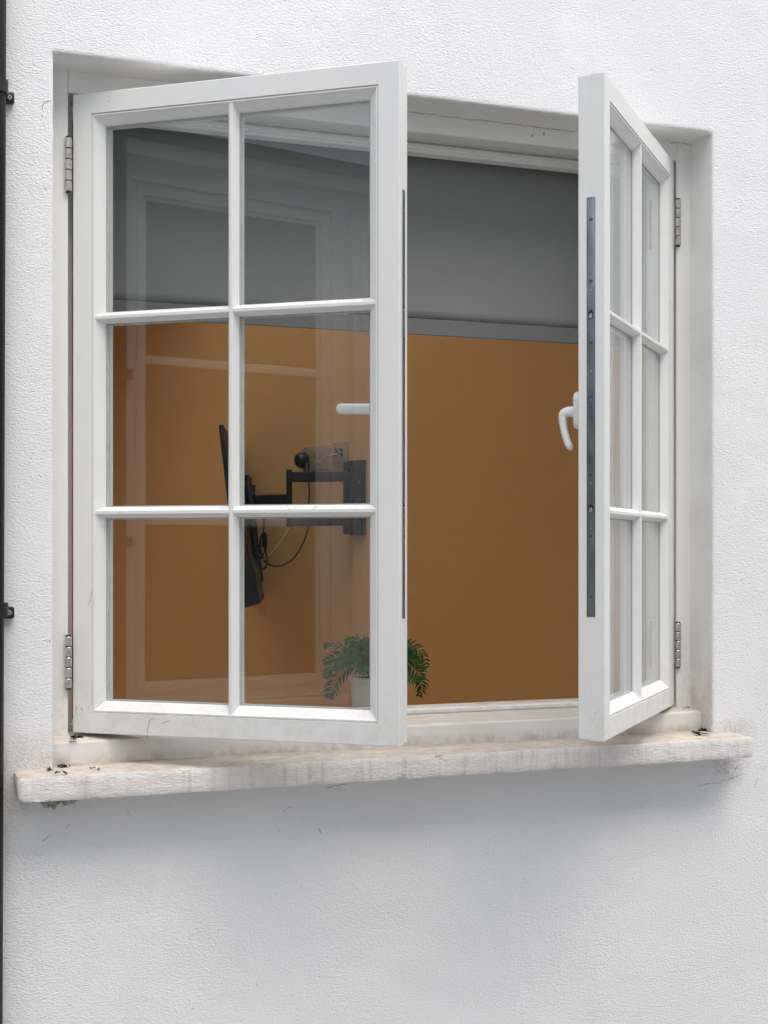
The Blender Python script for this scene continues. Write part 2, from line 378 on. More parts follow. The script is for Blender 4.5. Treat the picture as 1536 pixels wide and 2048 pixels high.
def reveal_sweep(parent, ox, seed):
    """rendered arris and reveal: one strip swept up the left side, along the head and down the right"""
    random.seed(seed); bm = bmesh.new()
    path = []; N = 120
    zb = ZB - .034
    for i in range(N): path.append((0, zb + (ZT - zb) * i / N, (-1, 0)))
    for i in range(N + 1):
        t = i / N; path.append((WO * t, ZT, (0, 1) if 0 < i < N else ((-1, 1) if i == 0 else (1, 1))))
    for i in range(N - 1, -1, -1): path.append((WO, zb + (ZT - zb) * i / N, (1, 0)))
    prof = [(ARR, 0), (.0042, -.0002), (.0012, .0016), (0, .005), (-.0006, .03), (-.0012, YF - .012), (-.004, YF + .004), (-.004, YF + .03)]
    rings = []
    for k, (x, z, n) in enumerate(path):
        ring = []
        for j, (a, y) in enumerate(prof):
            q = Vector((x * 14, z * 14, 3 + seed)); jj = noise.noise(q * 6) * .0012 + noise.noise(q * 26) * .0013 if 1 <= j <= 3 else (noise.noise(q + Vector((0, 0, y * 30))) * .0012 if 4 <= j <= 5 else 0)
            ring.append(bm.verts.new((ox + x + n[0] * (a + jj), y + (abs(jj) * .5 if j in (1, 2) else 0), z + n[1] * (a + jj))))
        rings.append(ring)
    for A, B in zip(rings, rings[1:]):
        for j in range(len(prof) - 1): bm.faces.new((A[j], A[j + 1], B[j + 1], B[j]))
    o = from_bm('reveal', bm, M['reveal'], parent, True)
    o.data.materials.append(M['stucco'])
    np_ = len(prof) - 1
    for p in o.data.polygons:
        if p.index % np_ in (0, 1): p.material_index = 1
    return o
reveal_sweep(wall, 0, 1); reveal_sweep(wall, X2, 2)

# ------------------------------------------------------------------ room behind
box('interior_floor', M['floor'], None, -2.1, 2.2, WALL_T, 5.2, GZ - .02, GZ + .05)['kind'] = 'structure'
box('interior_ceiling', M['ceiling'], None, 1.35, 2.2, WALL_T, 5.2, 1.75, 1.85)['kind'] = 'structure'
box('interior_ceiling', M['ceiling'], None, -2.1, 1.345, 2.54, 5.2, 1.75, 1.85)['kind'] = 'structure'
box('interior_ceiling', M['ceiling'], None, -2.1, -.905, WALL_T, 2.535, 1.75, 1.85)['kind'] = 'structure'
rl = empty('added_rooflight', (.22, 1.4, 1.75), 0, 'unseen glazed ceiling opening added to brighten the room behind the window', 'added_rooflight')  # unseen, added over the room to let in extra daylight
for k in range(4):
    a_ = WALL_T - 1.4 + .002 + k * .74
    box('glazing_bar', M['board'], rl, -1.12, 1.125, a_, a_ + .045, .0, .07)
    if k < 3: box('pane', M['glass'], rl, -1.12, 1.125, a_ + .046, a_ + .739, .05, .056)
box('interior_wall_left', M['orange'], None, -2.2, -2.1, WALL_T, 5.2, GZ, 1.75)['kind'] = 'structure'
box('interior_wall_back', M['orange'], None, -2.1, 2.2, 5.2, 5.3, GZ, 1.75)['kind'] = 'structure'
W0 = Vector((1.2, 2.02, 0)); WH = R(-20)
WD = Vector((math.sin(WH), math.cos(WH), 0)); WN = Vector((-math.cos(WH), math.sin(WH), 0))   # along the wall into the room; off the wall
def onwall(u, v, off=0.0): return plane(u, v, W0 + WN * off, WN)
bm = bmesh.new(); bm_box(bm, -.12, 0, -2.2, 3.6, GZ, 1.75)
ow = from_bm('interior_wall', bm, M['orange']); ow.location = W0
# local -x points off the wall into the room
ow.matrix_world = Matrix.Translation(W0) @ Matrix(((-WN.x, WD.x, 0, 0), (-WN.y, WD.y, 0, 0), (0, 0, 1, 0), (0, 0, 0, 1))) @ Matrix.Translation((.12, 0, 0))
tag(ow, 'plain burnt orange wall of the room behind the window', 'interior wall')

# ------------------------------------------------------------------ window frame
def window_frame(ox, label):
    f = empty('window_frame', (ox, YF, ZB), 0, label, 'window frame')
    P, zt = M['frame'], ZT - ZB
    # heights below are relative to ZB, depths relative to YF
    z_in = LZ + LH + .0035 - ZB            # underside of the head rebate
    jw, st = .0385, .0142
    for side in (0, 1):
        X = (lambda x: x) if side == 0 else (lambda x: WO - x)
        poly = [(-.012, 0), (jw - .002, 0), (jw, .002), (jw, .051), (jw + st, .0515), (jw + st, .088), (jw + .016, .089), (jw + .016, .10), (-.012, .10)]
        prism('jamb', P, f, [(X(a), b) for a, b in poly], 'z', .045, zt + .006)
        prism('seal', M['gasket'], f, [(X(a), b) for a, b in [(jw + .0012, .047), (jw + .0045, .047), (jw + .0045, .0512), (jw + .0012, .0512)]], 'z', .056, z_in - .002)
    hy = [(0, zt + .008), (0, z_in + .002), (.002, z_in), (.050, z_in), (.0505, z_in - .011), (.062, z_in - .012), (.063, z_in - .0165), (.070, z_in - .0165), (.071, z_in - .0215), (.098, z_in - .0225), (.098, zt + .008)]
    prism('head', P, f, hy, 'x', .0388, WO - .0388)
    prism('seal', M['gasket'], f, [(.0465, z_in - .009), (.0503, z_in - .009), (.0503, z_in - .0055), (.0465, z_in - .0055)], 'x', .05, WO - .05)
    # sloping timber sill with a rounded nose, its back upstand and the little groove in front of it
    sy = [(-.0405, -.012), (-.0405, .0385), (-.0395, .0415), (-.037, .0432), (-.002, .0475), (.030, .0505), (.031, .0495), (.036, .0500), (.0365, .0505), (.049, .0515), (.0495, .0640), (.052, .0660), (.098, .0665), (.098, -.012)]
    o = prism('sill_board', M['ledge'], f, sy, 'x', -.002, WO + .002)
    bv = o.modifiers.new('b', 'BEVEL'); bv.width = .0012; bv.segments = 2
    prism('bead', P, f, [(.0465, .0555), (.0493, .0555), (.0493, .0635), (.0465, .0622)], 'x', .046, WO - .046)
    return f
window_frame(0, 'white painted timber window frame set in the wall, holding both open casements')

# ------------------------------------------------------------------ casements
GA = .060                                   # glass line, measured in from the casement edge
BAR_X = LW / 2; BARS_Z = (.4135, .779)
def member(name, mat, parent, prof, L, place):
    """mitred frame member: prof = closed loop of (inset a, depth n); place(along, a, n) -> local point"""
    bm = bmesh.new()
    A = [bm.verts.new(place(a, a, n)) for a, n in prof]; B = [bm.verts.new(place(L - a, a, n)) for a, n in prof]
    k = len(prof)
    for i in range(k): bm.faces.new((A[i], A[(i + 1) % k], B[(i + 1) % k], B[i]))
    bm.faces.new(A[::-1]); bm.faces.new(B)
    return from_bm(name, bm, mat, parent)
PROF = [(.0012, 0), (.0388, 0), (.0391, .0034), (.0402, .0036), (.0408, .0016), (.0434, .0014), (.0441, .0034), (.0572, .0150), (.0592, .0178), (.060, .0195), (.060, LT - .004), (.058, LT),
        (.0042, LT), (.0032, LT - .001), (.0032, .0262), (0, .0255), (0, .0012)]
PROF_FREE = [(a, n) for a, n in PROF[:12]] + [(.0012, LT), (.0002, LT - .001), (.0002, .0262), (0, .0255), (0, .0012)]
def casement(loc, rz, mir, label, group=None, glass='glass', detail=True, lever='level'):
    c = empty('window_casement', loc, rz, label, 'window casement', group)
    S = -1 if mir else 1
    member('stile', M['paint'], c, PROF, LH, lambda t, a, n: (S * a, n, t))
    member('stile', M['paint'], c, PROF_FREE, LH, lambda t, a, n: (S * (LW - a), n, t if n < .026 else min(max(t, .003), LH - .0015)))
    member('rail', M['paint'], c, PROF, LW, lambda t, a, n: (S * t, n, a))
    member('rail', M['paint'], c, PROF, LW, lambda t, a, n: (S * t, n, LH - a))
    h, no = .0106, .0026
    def sec(d): return [(-no, .0030 + d), (no, .0030 + d), (no + .0009, .0038 + d), (h - .001, .0150), (h, .0180), (h, .0410), (no, LT - .003 - d), (-no, LT - .003 - d), (-h, .0410), (-h, .0180), (-h + .001, .0150), (-no - .0009, .0038 + d)]
    prism('glazing_bar', M['bar'], c, [(S * (BAR_X + a), n) for a, n in sec(0)], 'z', .0434, LH - .0434)
    for bz in BARS_Z:
        for x0, x1 in ((.0434, BAR_X - .0020), (BAR_X + .0020, LW - .0434)):
            prism('glazing_bar', M['bar'], c, [(n, bz + a) for a, n in sec(.0006)], 'x', S * x0, S * x1)
    xs = [(GA, BAR_X - h), (BAR_X + h, LW - GA)]
    zs = [(GA, BARS_Z[0] - h), (BARS_Z[0] + h, BARS_Z[1] - h), (BARS_Z[1] + h, LH - GA)]
    for (a, b) in xs:
        for (e, g_) in zs:
            q = .003
            pn = box('pane', M[glass], c, S * (a - q), S * (b + q), .0205, .0245, e - q, g_ + q)
            bm = bmesh.new(); sp = .0022
            for (p0, p1, r0, r1) in ((a - .001, a + sp, e - .001, g_ + .001), (b - sp, b + .001, e - .001, g_ + .001), (a + sp, b - sp, e - .001, e + sp), (a + sp, b - sp, g_ - sp, g_ + .001)):
                bm_box(bm, min(S * p0, S * p1), max(S * p0, S * p1), .0258, .0300, r0, r1)
            from_bm('spacer', bm, M['spacer'], pn)
            bm = bmesh.new(); sp = .0013
            for (p0, p1, r0, r1) in ((a - .001, a + sp, e - .001, g_ + .001), (b - sp, b + .001, e - .001, g_ + .001), (a + sp, b - sp, e - .001, e + sp), (a + sp, b - sp, g_ - sp, g_ + .001)):
                bm_box(bm, min(S * p0, S * p1), max(S * p0, S * p1), .0192, .0203, r0, r1)
            from_bm('gasket', bm, M['gasket'], pn)
    if not detail: return c
    # lock strip let into the closing edge
    fx = S * (LW + .0005)
    st = box('lock_strip', M['strip'], c, S * (LW - .004), fx, .0180, .0325, .2238, .9770, .0003)
    # shallow dark joint round the strip
    bm = bmesh.new()
    for (a, b, e, g_) in ((.0174, .0180, .2230, .9778), (.0325, .0331, .2230, .9778), (.0180, .0325, .2228, .2236), (.0180, .0325, .9772, .9784)):
        bm_box(bm, min(S * (LW - .004), S * (LW + .0002)), max(S * (LW - .004), S * (LW + .0002)), a, b, e, g_)
    from_bm('strip_joint', bm, M['dark_steel'], c)
    def zr(v): return .977 - (v - 396.5) / (1233 - 396.5) * (.977 - .2238)
    for v in (439, 562, 685, 950, 1072, 1194):
        bm = bmesh.new(); z = zr(v)
        frustum(bm, (S * LW, .0252, z), (S * (LW + .0011), .0252, z), .0037, .0032, 14)
        s_ = from_bm('screw', bm, M['screw'], st)
        bm = bmesh.new(); frustum(bm, (S * LW, .0252, z), (S * (LW + .0014), .0252, z), .0016, .0016, 6)
        from_bm('screw_recess', bm, M['hole'], st)
    for v in (580, 742, 800, 817, 967, 1058):
        bm = bmesh.new(); z = zr(v); frustum(bm, (S * LW, .0252, z), (S * (LW + .0008), .0252, z), .0013, .0010, 8)
        from_bm('rivet', bm, M['steel'] if v != 817 else M['hole'], st)
    for v in (629, 1017):
        z = zr(v); bm = bmesh.new()
        bm_box(bm, min(S * LW, S * (LW + .0010)), max(S * LW, S * (LW + .0010)), .0205, .0298, z - .0065, z + .0050)
        bm_box(bm, min(S * LW, S * (LW + .0010)), max(S * LW, S * (LW + .0010)), .0232, .0270, z + .0050, z + .0082)
        from_bm('keep_slot', bm, M['hole'], st)
        bm = bmesh.new(); frustum(bm, (S * LW, .0252, z - .0012), (S * (LW + .0022), .0252, z - .0012), .0030, .0026, 12)
        bm_box(bm, min(S * LW, S * (LW + .0020)), max(S * LW, S * (LW + .0020)), .0224, .0280, z - .0062, z - .001)
        from_bm('locking_cam', bm, M['steel'], st)
    # hinges: five knuckles on a pin, a leaf plate in the gap
    for (z0, z1) in ((.0838, .1816), (1.0157, 1.1173)):
        hg = None; n = 5; pitch = (z1 - z0) / n
        px, py = S * -.0045, -.0085
        bm = bmesh.new(); bm_box(bm, px - .0012, px + .0012, py + .004, py + .034, z0 + .001, z1 - .001)
        hg = from_bm('hinge', bm, M['steel'], c)
        for k in range(n):
            bm = bmesh.new(); a, b = z0 + k * pitch + .0008, z0 + (k + 1) * pitch - .0008
            frustum(bm, (px, py, a), (px, py, a + .0012), .0058, .0068, 20); frustum(bm, (px, py, a + .0012), (px, py, b - .0012), .0068, .0068, 20, False); frustum(bm, (px, py, b - .0012), (px, py, b), .0068, .0058, 20)
            smooth_by_angle(from_bm('knuckle', bm, M['steel'], hg), 40)
        bm = bmesh.new(); frustum(bm, (px, py, z0 - .0022), (px, py, z1 + .0022), .0050, .0050, 14)
        from_bm('hinge_pin', bm, M['dark_steel'], hg)
    # inside handle: rounded plate, neck, lever
    hx = S * (LW - .024); hz = .5975; n0 = LT
    bm = bmesh.new(); pts = []
    for k in range(28):
        t = 2 * math.pi * k / 28; r = .0145; pts.append((hx + r * math.cos(t), hz + r * math.sin(t) + (.020 if math.sin(t) > 0 else -.020)))
    A = [bm.verts.new((x, n0 - .0005, z)) for x, z in pts]; B = [bm.verts.new((x, n0 + .009, z)) for x, z in pts]
    C_ = [bm.verts.new((hx + (x - hx) * .86, n0 + .0125, hz + (z - hz) * .93)) for x, z in pts]
    for q, w_ in ((A, B), (B, C_)):
        for i in range(28): bm.faces.new((q[i], q[(i + 1) % 28], w_[(i + 1) % 28], w_[i]))
    bm.faces.new(A[::-1]); bm.faces.new(C_)
    hd = smooth_by_angle(from_bm('handle', bm, M['plastic'], c), 40)
    if lever == 'down':
        P_ = [(hx, n0 + .008, hz - .002), (hx, n0 + .026, hz - .002), (hx, n0 + .0345, hz - .008), (hx, n0 + .0335, hz - .030), (hx, n0 + .0275, hz - .053), (hx, n0 + .0195, hz - .072)]
        side = (S, 0, 0)
    else:
        P_ = [(hx, n0 + .008, hz), (hx, n0 + .030, hz), (hx - S * .010, n0 + .041, hz + .001), (hx - S * .045, n0 + .044, hz + .003), (hx - S * .085, n0 + .042, hz + .004), (hx - S * .124, n0 + .038, hz + .005)]
        side = (0, 0, 1)
    P_ = catmull(P_, 14)
    bm = bmesh.new(); rings = []; sdv = Vector(side)
    for i, p in enumerate(P_):
        d = (P_[min(i + 1, len(P_) - 1)] - P_[max(i - 1, 0)]).normalized(); b = d.cross(sdv).normalized()
        t = i / (len(P_) - 1); ww = .0098; tt = .0105 - .0045 * min(1, t * 1.6)
        e_ = (P_[-1] - p).length
        if e_ < .0098: k_ = math.sqrt(max(.04, 1 - (1 - e_ / .0098) ** 2)); ww *= k_; tt *= k_
        rings.append([bm.verts.new(p + sdv * ww * math.copysign(abs(math.cos(q)) ** .6, math.cos(q)) + b * tt * math.copysign(abs(math.sin(q)) ** .6, math.sin(q))) for q in [2 * math.pi * k / 16 for k in range(16)]])
    for A, B in zip(rings, rings[1:]):
        for k in range(16): bm.faces.new((A[k], A[(k + 1) % 16], B[(k + 1) % 16], B[k]))
    bm.faces.new(rings[0][::-1]); bm.faces.new(rings[-1])
    smooth_by_angle(from_bm('lever', bm, M['plastic'], hd), 50)
    return c
cl = casement((LX, LY, LZ), -TH_L, False, 'left white six-pane casement swung outward, reflecting the courtyard in its glass', 'open casements')
cr = casement((WO - LX, LY, LZ), TH_R, True, 'right white six-pane casement swung outward, its metal lock strip facing the viewer', 'open casements', 'glass_dirty', lever='down')

# ------------------------------------------------------------------ unseen second window along the facade, added to light the room
window_frame(X2, 'white window frame of the unseen closed window added beyond the drainpipe')
casement((X2 + LX, LY, LZ), 0, False, 'closed left casement of the unseen window added beyond the drainpipe', 'closed casements', 'glass', False)
casement((X2 + WO - LX, LY, LZ), 0, True, 'closed right casement of the unseen window added beyond the drainpipe', 'closed casements', 'glass', False)

# ------------------------------------------------------------------ stone sill
def stone_sill(ox, label):
    bm = bmesh.new()
    x0, x1, y0, y1, z0, z1 = -.070, 1.4560, -.082, .0415, .0305, .0755
    prof = []                                    # loop in (y, z), front arris softened
    for (y, z, ny, nz_) in ((y1, z1 + .0012, 0, 2), (.02, z1 + .0012, 0, 2), (0.0, z1 + .0008, 0, 2), (-.02, z1 + .0004, 0, 2), (-.04, z1, 0, 2), (-.06, z1 - .0005, 0, 2), (-.074, z1 - .001, 0, 2), (-.0808, z1 - .0014, 1, 1), (y0, z1 - .004, 1, 0),
                       (y0, z1 - .014, 1, 0), (y0, z1 - .022, 1, 0), (y0, z1 - .030, 1, 0), (y0, z0 + .004, 1, 0), (y0 + .0012, z0 + .0008, 1, 1), (y0 + .006, z0, 0, 1), (-.04, z0 + .002, 0, 1), (-.01, z0 + .003, 0, 1), (y1, z0 + .003, 0, 1)):
        prof.append((y, z))
    NX = 300; rings = []
    for i in range(NX + 1):
        x = x0 + (x1 - x0) * i / NX; ring = []
        e = min(x - x0, x1 - x)                  # the two ends are broken and rounded
        pin = max(0, 1 - e / .010)
        for j, (y, z) in enumerate(prof):
            q = Vector((x * 60 + ox, y * 60, z * 60)); lo = Vector((x * 11 + ox, y * 11, z * 11))
            d = noise.noise(q) * .0007 + noise.noise(lo) * .0006 + noise.noise(q * 2.7) * .0005
            chip = max(0, noise.noise(Vector((x * 38 + ox, 7.1, j * .4))) - .32) * .012 if j in (7, 8, 12, 13) else 0
            cy = y + (d if 6 < j < 15 else 0) + (chip if j in (7, 8, 12, 13) else 0) + pin * pin * .006 * (1 if y < -.03 else 0)
            cz = z + d * (.55 if j < 8 else 1) - (chip * .6 if j in (7, 8) else 0) + (chip * .8 if j in (12, 13) else 0)
            cz += (z0 + z1) / 2 * 0 + pin * pin * .004 * (-1 if j < 9 else 1)
            ex = (noise.noise(Vector((y * 50, z * 50, x0 + i))) * .003 if i in (0, NX) else 0)
            ring.append(bm.verts.new((x + ox + ex, cy, cz)))
        rings.append(ring)
    k = len(prof)
    for A, B in zip(rings, rings[1:]):
        for j in range(k): bm.faces.new((A[j], A[(j + 1) % k], B[(j + 1) % k], B[j]))
    bm.faces.new(rings[0][::-1]); bm.faces.new(rings[-1])
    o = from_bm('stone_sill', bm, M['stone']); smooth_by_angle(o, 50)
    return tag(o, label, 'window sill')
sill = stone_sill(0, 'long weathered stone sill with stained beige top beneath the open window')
stone_sill(X2, 'stone sill under the unseen closed window added beyond the drainpipe')
# crumbling bed mortar under the left end
bm = bmesh.new(); NXm = 46; rings = []
for i in range(NXm + 1):
    x = -.048 + .125 * i / NXm; t = i / NXm
    amp = math.sin(math.pi * min(1, t * 1.02)) ** .6
    ring = []
    for j in range(7):
        a = j / 6 * math.pi / 2
        rr = (.0105 + noise.noise(Vector((x * 75, j * .3, 2))) * .0065 + noise.noise(Vector((x * 260, j * .5, 5))) * .003) * amp + .0015
        ring.append(bm.verts.new((x, .001 - math.cos(a) * rr * .9, .0335 - math.sin(a) * rr * 2.2)))
    rings.append(ring)
for A, B in zip(rings, rings[1:]):
    for j in range(6): bm.faces.new((A[j], A[j + 1], B[j + 1], B[j]))
from_bm('bed_mortar', bm, M['moss'], sill)

# ------------------------------------------------------------------ blind, inner board
bl = empty('roller_blind', (WO / 2, .205, .936), 0, 'dark grey roller blind half lowered behind the window', 'blind')
bm = bmesh.new(); NXb, NZb = 60, 24; hw = .675; hb = .56; grid = []
for i in range(NXb + 1):
    col = []
    for j in range(NZb + 1):
        x = -hw + 2 * hw * i / NXb; z = .033 + (hb - .033) * j / NZb
        col.append(bm.verts.new((x, noise.noise(Vector((x * 2, z * 3, 1))) * .0025, z)))
    grid.append(col)
for i in range(NXb):
    for j in range(NZb): bm.faces.new((grid[i][j], grid[i + 1][j], grid[i + 1][j + 1], grid[i][j + 1]))
fb = from_bm('fabric', bm, M['blind'], bl, True); sd = fb.modifiers.new('s', 'SOLIDIFY'); sd.thickness = .0008
prism('bottom_bar', M['blind_bar'], bl, [(-.0030, .001), (-.002, 0), (.002, 0), (.0030, .001), (.0030, .030), (.0005, .034), (-.0016, .034), (-.0030, .0325)], 'x', -hw, hw)
bm = bmesh.new(); frustum(bm, (-hw - .005, .018, hb + .012), (hw + .005, .018, hb + .012), .021, .021, 24); smooth_by_angle(from_bm('roller', bm, M['blind'], bl), 40)
wb = box('window_board', M['board'], None, -.03, WO + .03, YF + .100, .46, .040, .062, .003)
tag(wb, 'white inner window board below the frame, under the potted fern', 'window board')

# ------------------------------------------------------------------ black drainpipe at the left edge
PX, PY = -.1205, -.036
dp = empty('drainpipe', (PX, PY, GZ), 0, 'black drainpipe running down the wall at the left edge', 'drainpipe')
bm = bmesh.new(); frustum(bm, (-.009, 0, 0), (.004, 0, 3.7), .0335, .0335, 40, True); smooth_by_angle(from_bm('pipe', bm, M['pipe'], dp), 40)
for zc in (1.290, .368):
    zz = zc - GZ
    bm = bmesh.new(); frustum(bm, (0, 0, zz - .012), (0, 0, zz + .012), .0368, .0368, 40); br = smooth_by_angle(from_bm('bracket', bm, M['black'], dp), 40)
    bm = bmesh.new(); bm_box(bm, .030, .0500, .0225, .0345, zz - .0175, zz + .0035, .003)
    bm_box(bm, .020, .0345, .012, .030, zz - .016, zz + .008, .002)
    smooth_by_angle(from_bm('bracket_lug', bm, M['black'], br))
    bm = bmesh.new(); frustum(bm, (.0412, .0226, zz - .007), (.0412, .0205, zz - .007), .0046, .0036, 16); sc_ = from_bm('screw', bm, M['steel'], br)
    bm = bmesh.new(); frustum(bm, (.0412, .0208, zz - .007), (.0412, .0200, zz - .007), .0019, .0019, 4); from_bm('screw_recess', bm, M['hole'], br)

# ------------------------------------------------------------------ television on its wall arm
tn, tf, bn, bf = at(437, 848, 4.32), at(468, 893, 5.28), at(480, 1215, 4.32), at(503, 1193, 5.28)
ux = (tf - tn).normalized(); uz = ((tn - bn)).normalized(); uy = uz.cross(ux).normalized(); uz = ux.cross(uy).normalized()
if uy.dot(Vector((1, 0, 0))) < 0: back = -uy
else: back = uy
tw, thh = (tf - tn).length, .556
tvm = Matrix(((ux.x, back.x, uz.x, bn.x), (ux.y, back.y, uz.y, bn.y), (ux.z, back.z, uz.z, bn.z), (0, 0, 0, 1)))
tv = empty('television', (0, 0, 0), 0, 'flat black television on the wall arm, seen edge on from behind', 'television'); tv.matrix_world = tvm
smooth_by_angle(box('screen_panel', M['black'], tv, 0, tw, 0, .014, 0, thh, .003))
box('screen', M['hole'], tv, .008, tw - .008, -.0008, .001, .014, thh - .008)
bm = bmesh.new()
prof = [(.05, .05), (tw - .05, .05), (tw - .05, .33), (tw - .2, .40), (.2, .40), (.05, .33)]
A = [bm.verts.new((x, .0145, z)) for x, z in prof]; B = [bm.verts.new((tw / 2 + (x - tw / 2) * .93, .046 if z < .2 else .036, .04 + (z - .04) * .93)) for x, z in prof]
for i in range(6): bm.faces.new((A[i], A[(i + 1) % 6], B[(i + 1) % 6], B[i]))
bm.faces.new(A[::-1]); bm.faces.new(B); from_bm('rear_housing', bm, M['black'], tv)
prism('lower_skirt', M['black'], tv, [(.0145, -.004), (.060, .004), (.058, .10), (.046, .15), (.0145, .15)], 'x', .02, tw * .55)

arm = empty('television_wall_arm', tuple(onwall(717, 1000)), 0, 'black folding wall arm carrying the television beside the sockets', 'wall bracket')
arm_inv = Matrix.Translation(arm.location).inverted()
def bar3(name, p0, p1, hgt, thick, mat=M['black'], parent=arm, up=Vector((0, 0, 1))):
    p0, p1 = Vector(p0), Vector(p1); d = (p1 - p0); L = d.length; d.normalize(); s = d.cross(up).normalized(); q = s.cross(d)
    bm = bmesh.new(); bm_box(bm, 0, L, -thick / 2, thick / 2, -hgt / 2, hgt / 2, min(thick, hgt) * .12)
    bm.transform(arm_inv @ Matrix(((d.x, s.x, q.x, p0.x), (d.y, s.y, q.y, p0.y), (d.z, s.z, q.z, p0.z), (0, 0, 0, 1))))
    return smooth_by_angle(from_bm(name, bm, mat, parent))
# wall plate: a channel standing on the orange wall
pz0, pz1 = onwall(717, 1071).z, onwall(717, 921).z
pc = onwall(718, 1000)
pl = bar3('wall_plate', Vector((pc.x, pc.y, pz0)) + WN * .006, Vector((pc.x, pc.y, pz1)) + WN * .006, .075, .010, up=WD)
bar3('plate_channel', Vector((pc.x, pc.y, pz0 + .004)) + WN * .022 + WD * .030, Vector((pc.x, pc.y, pz1 - .004)) + WN * .022 + WD * .030, .020, .030, up=WD)
for v in (965, 998): 
    b_ = onwall(724, v); bm = bmesh.new(); frustum(bm, b_ + WN * .010 - arm.location, b_ + WN * .015 - arm.location, .007, .006, 8); from_bm('bolt', bm, M['screw'], pl)
def pivot(u, v0, v1, dep, r, name='pivot'):
    bm = bmesh.new(); a, b = at(u, v0, dep) - arm.location, at(u, v1, dep) - arm.location; b = Vector((a.x, a.y, b.z)); frustum(bm, a, b, r, r, 20)
    return smooth_by_angle(from_bm(name, bm, M['black'], arm), 40)
bar3('arm_bar', at(706, 953.5, 4.74), at(578, 954, 4.66), .0335, .018)
bar3('arm_bar', at(706, 1043, 4.74), at(578, 1044, 4.66), .0285, .018)
pivot(578.5, 939, 1054, 4.66, .0098)
pivot(704, 935, 1056, 4.74, .0120)
bar3('fore_arm', at(580, 1012, 4.66), at(500, 1014, 4.80), .078, .020)
pivot(497, 970, 1052, 4.80, .0230)
hub = at(484, 1010, 4.80)
bar3('tilt_head', at(500, 1005, 4.80), hub, .075, .060)
bar3('mount_rail', tvm @ Vector((tw * .45, .052, .06)), tvm @ Vector((tw * .45, .052, .42)), .030, .012, up=Vector((0, 1, 0)))
bar3('mount_rail', tvm @ Vector((tw * .62, .052, .06)), tvm @ Vector((tw * .62, .052, .42)), .030, .012, up=Vector((0, 1, 0)))

# ------------------------------------------------------------------ sockets on the orange wall
def plate(name, u0, v0, u1, v1, label, cat):
    a, b = onwall(u0, (v0 + v1) / 2), onwall(u1, (v0 + v1) / 2); L = (b - a).length; H = .086; z = onwall((u0 + u1) / 2, (v0 + v1) / 2).z
    d = (b - a).normalized(); o = empty(name, (0, 0, 0), 0, label, cat)
    o.matrix_world = Matrix(((d.x, WN.x, 0, a.x), (d.y, WN.y, 0, a.y), (0, 0, 1, z - H / 2), (0, 0, 0, 1)))
    bm = bmesh.new(); bm_box(bm, 0, L, 0, .006, 0, H, .0025); smooth_by_angle(from_bm('faceplate', bm, M['socket'], o))
    return o, L, H
so1, L1, H1 = plate('power_socket', 608, 891, 661, 941, 'white double power socket with black plug on the orange wall', 'socket')
box('rocker', M['socket'], so1, L1 * .44, L1 * .50, .0055, .010, H1 * .58, H1 * .82, .001)
box('rocker', M['socket'], so1, L1 * .90, L1 * .95, .0055, .009, H1 * .55, H1 * .80, .001)
for (x, z, w_, h_) in ((.74, .62, .03, .08), (.68, .36, .05, .03), (.80, .36, .05, .03)):
    box('pin_slot', M['hole'], so1, L1 * x, L1 * (x + w_), .0058, .0064, H1 * z, H1 * (z + h_))
so2, L2, H2 = plate('aerial_socket', 667, 884, 698, 935, 'white aerial socket plate with round sockets above the wall arm', 'socket')
for (x, z) in ((.36, .69), (.62, .69), (.66, .50), (.26, .50)):
    bm = bmesh.new(); frustum(bm, (L2 * x, .0055, H2 * z), (L2 * x, .014, H2 * z), .0058, .0050, 14); j = from_bm('jack', bm, M['screw'], so2)
    bm = bmesh.new(); frustum(bm, (L2 * x, .0138, H2 * z), (L2 * x, .0144, H2 * z), .0034, .0034, 12); from_bm('jack_hole', bm, M['hole'], so2)
# black plug and its cable
pc_ = empty('power_plug', tuple(onwall(615, 922)), 0, 'black mains plug with looping black cable below the socket', 'plug')
def rel(p): return p - pc_.location
bm = bmesh.new(); c0 = onwall(614.5, 921); rings = []
for k, (off, s) in enumerate(((.009, .9), (.012, 1), (.036, .96), (.045, .70))):
    ring = []
    for i in range(16):
        t = 2 * math.pi * i / 16; ring.append(bm.verts.new(rel(c0 + WN * off + WD * (math.cos(t) * .024 * s) + Vector((0, 0, math.sin(t) * .028 * s)))))
    rings.append(ring)
for A, B in zip(rings, rings[1:]):
    for i in range(16): bm.faces.new((A[i], A[(i + 1) % 16], B[(i + 1) % 16], B[i]))
bm.faces.new(rings[0][::-1]); bm.faces.new(rings[-1]); smooth_by_angle(from_bm('plug_body', bm, M['black'], pc_), 50)
cb = [(614, 930, 4.93), (614, 944, 4.92), (617, 965, 4.90), (619, 985, 4.90), (617, 1012, 4.9), (617, 1045, 4.88), (613, 1068, 4.86), (601, 1096, 4.84), (584, 1119, 4.82), (562, 1131, 4.8), (543, 1131, 4.8), (529, 1122, 4.8), (523, 1108, 4.8), (520, 1088, 4.8), (523, 1072, 4.8), (530, 1066, 4.8), (533, 1080, 4.79), (531, 1100, 4.79), (524, 1112, 4.79), (518, 1126, 4.79), (520, 1137, 4.79), (529, 1137, 4.79), (534, 1126, 4.79), (533, 1110, 4.80), (528, 1092, 4.80), (526, 1070, 4.82), (528, 1050, 4.84), (527, 1025, 4.84)]
tube('cable', [rel(p) for p in catmull([at(*q) for q in cb], 6)], .0030, M['black'], pc_)
tube('strain_relief', [rel(p) for p in catmull([at(614, 928, 4.93), at(614, 940, 4.92), at(615, 952, 4.91)], 5)], .0105, M['black'], pc_, 10, lambda t: 1 - .55 * t)
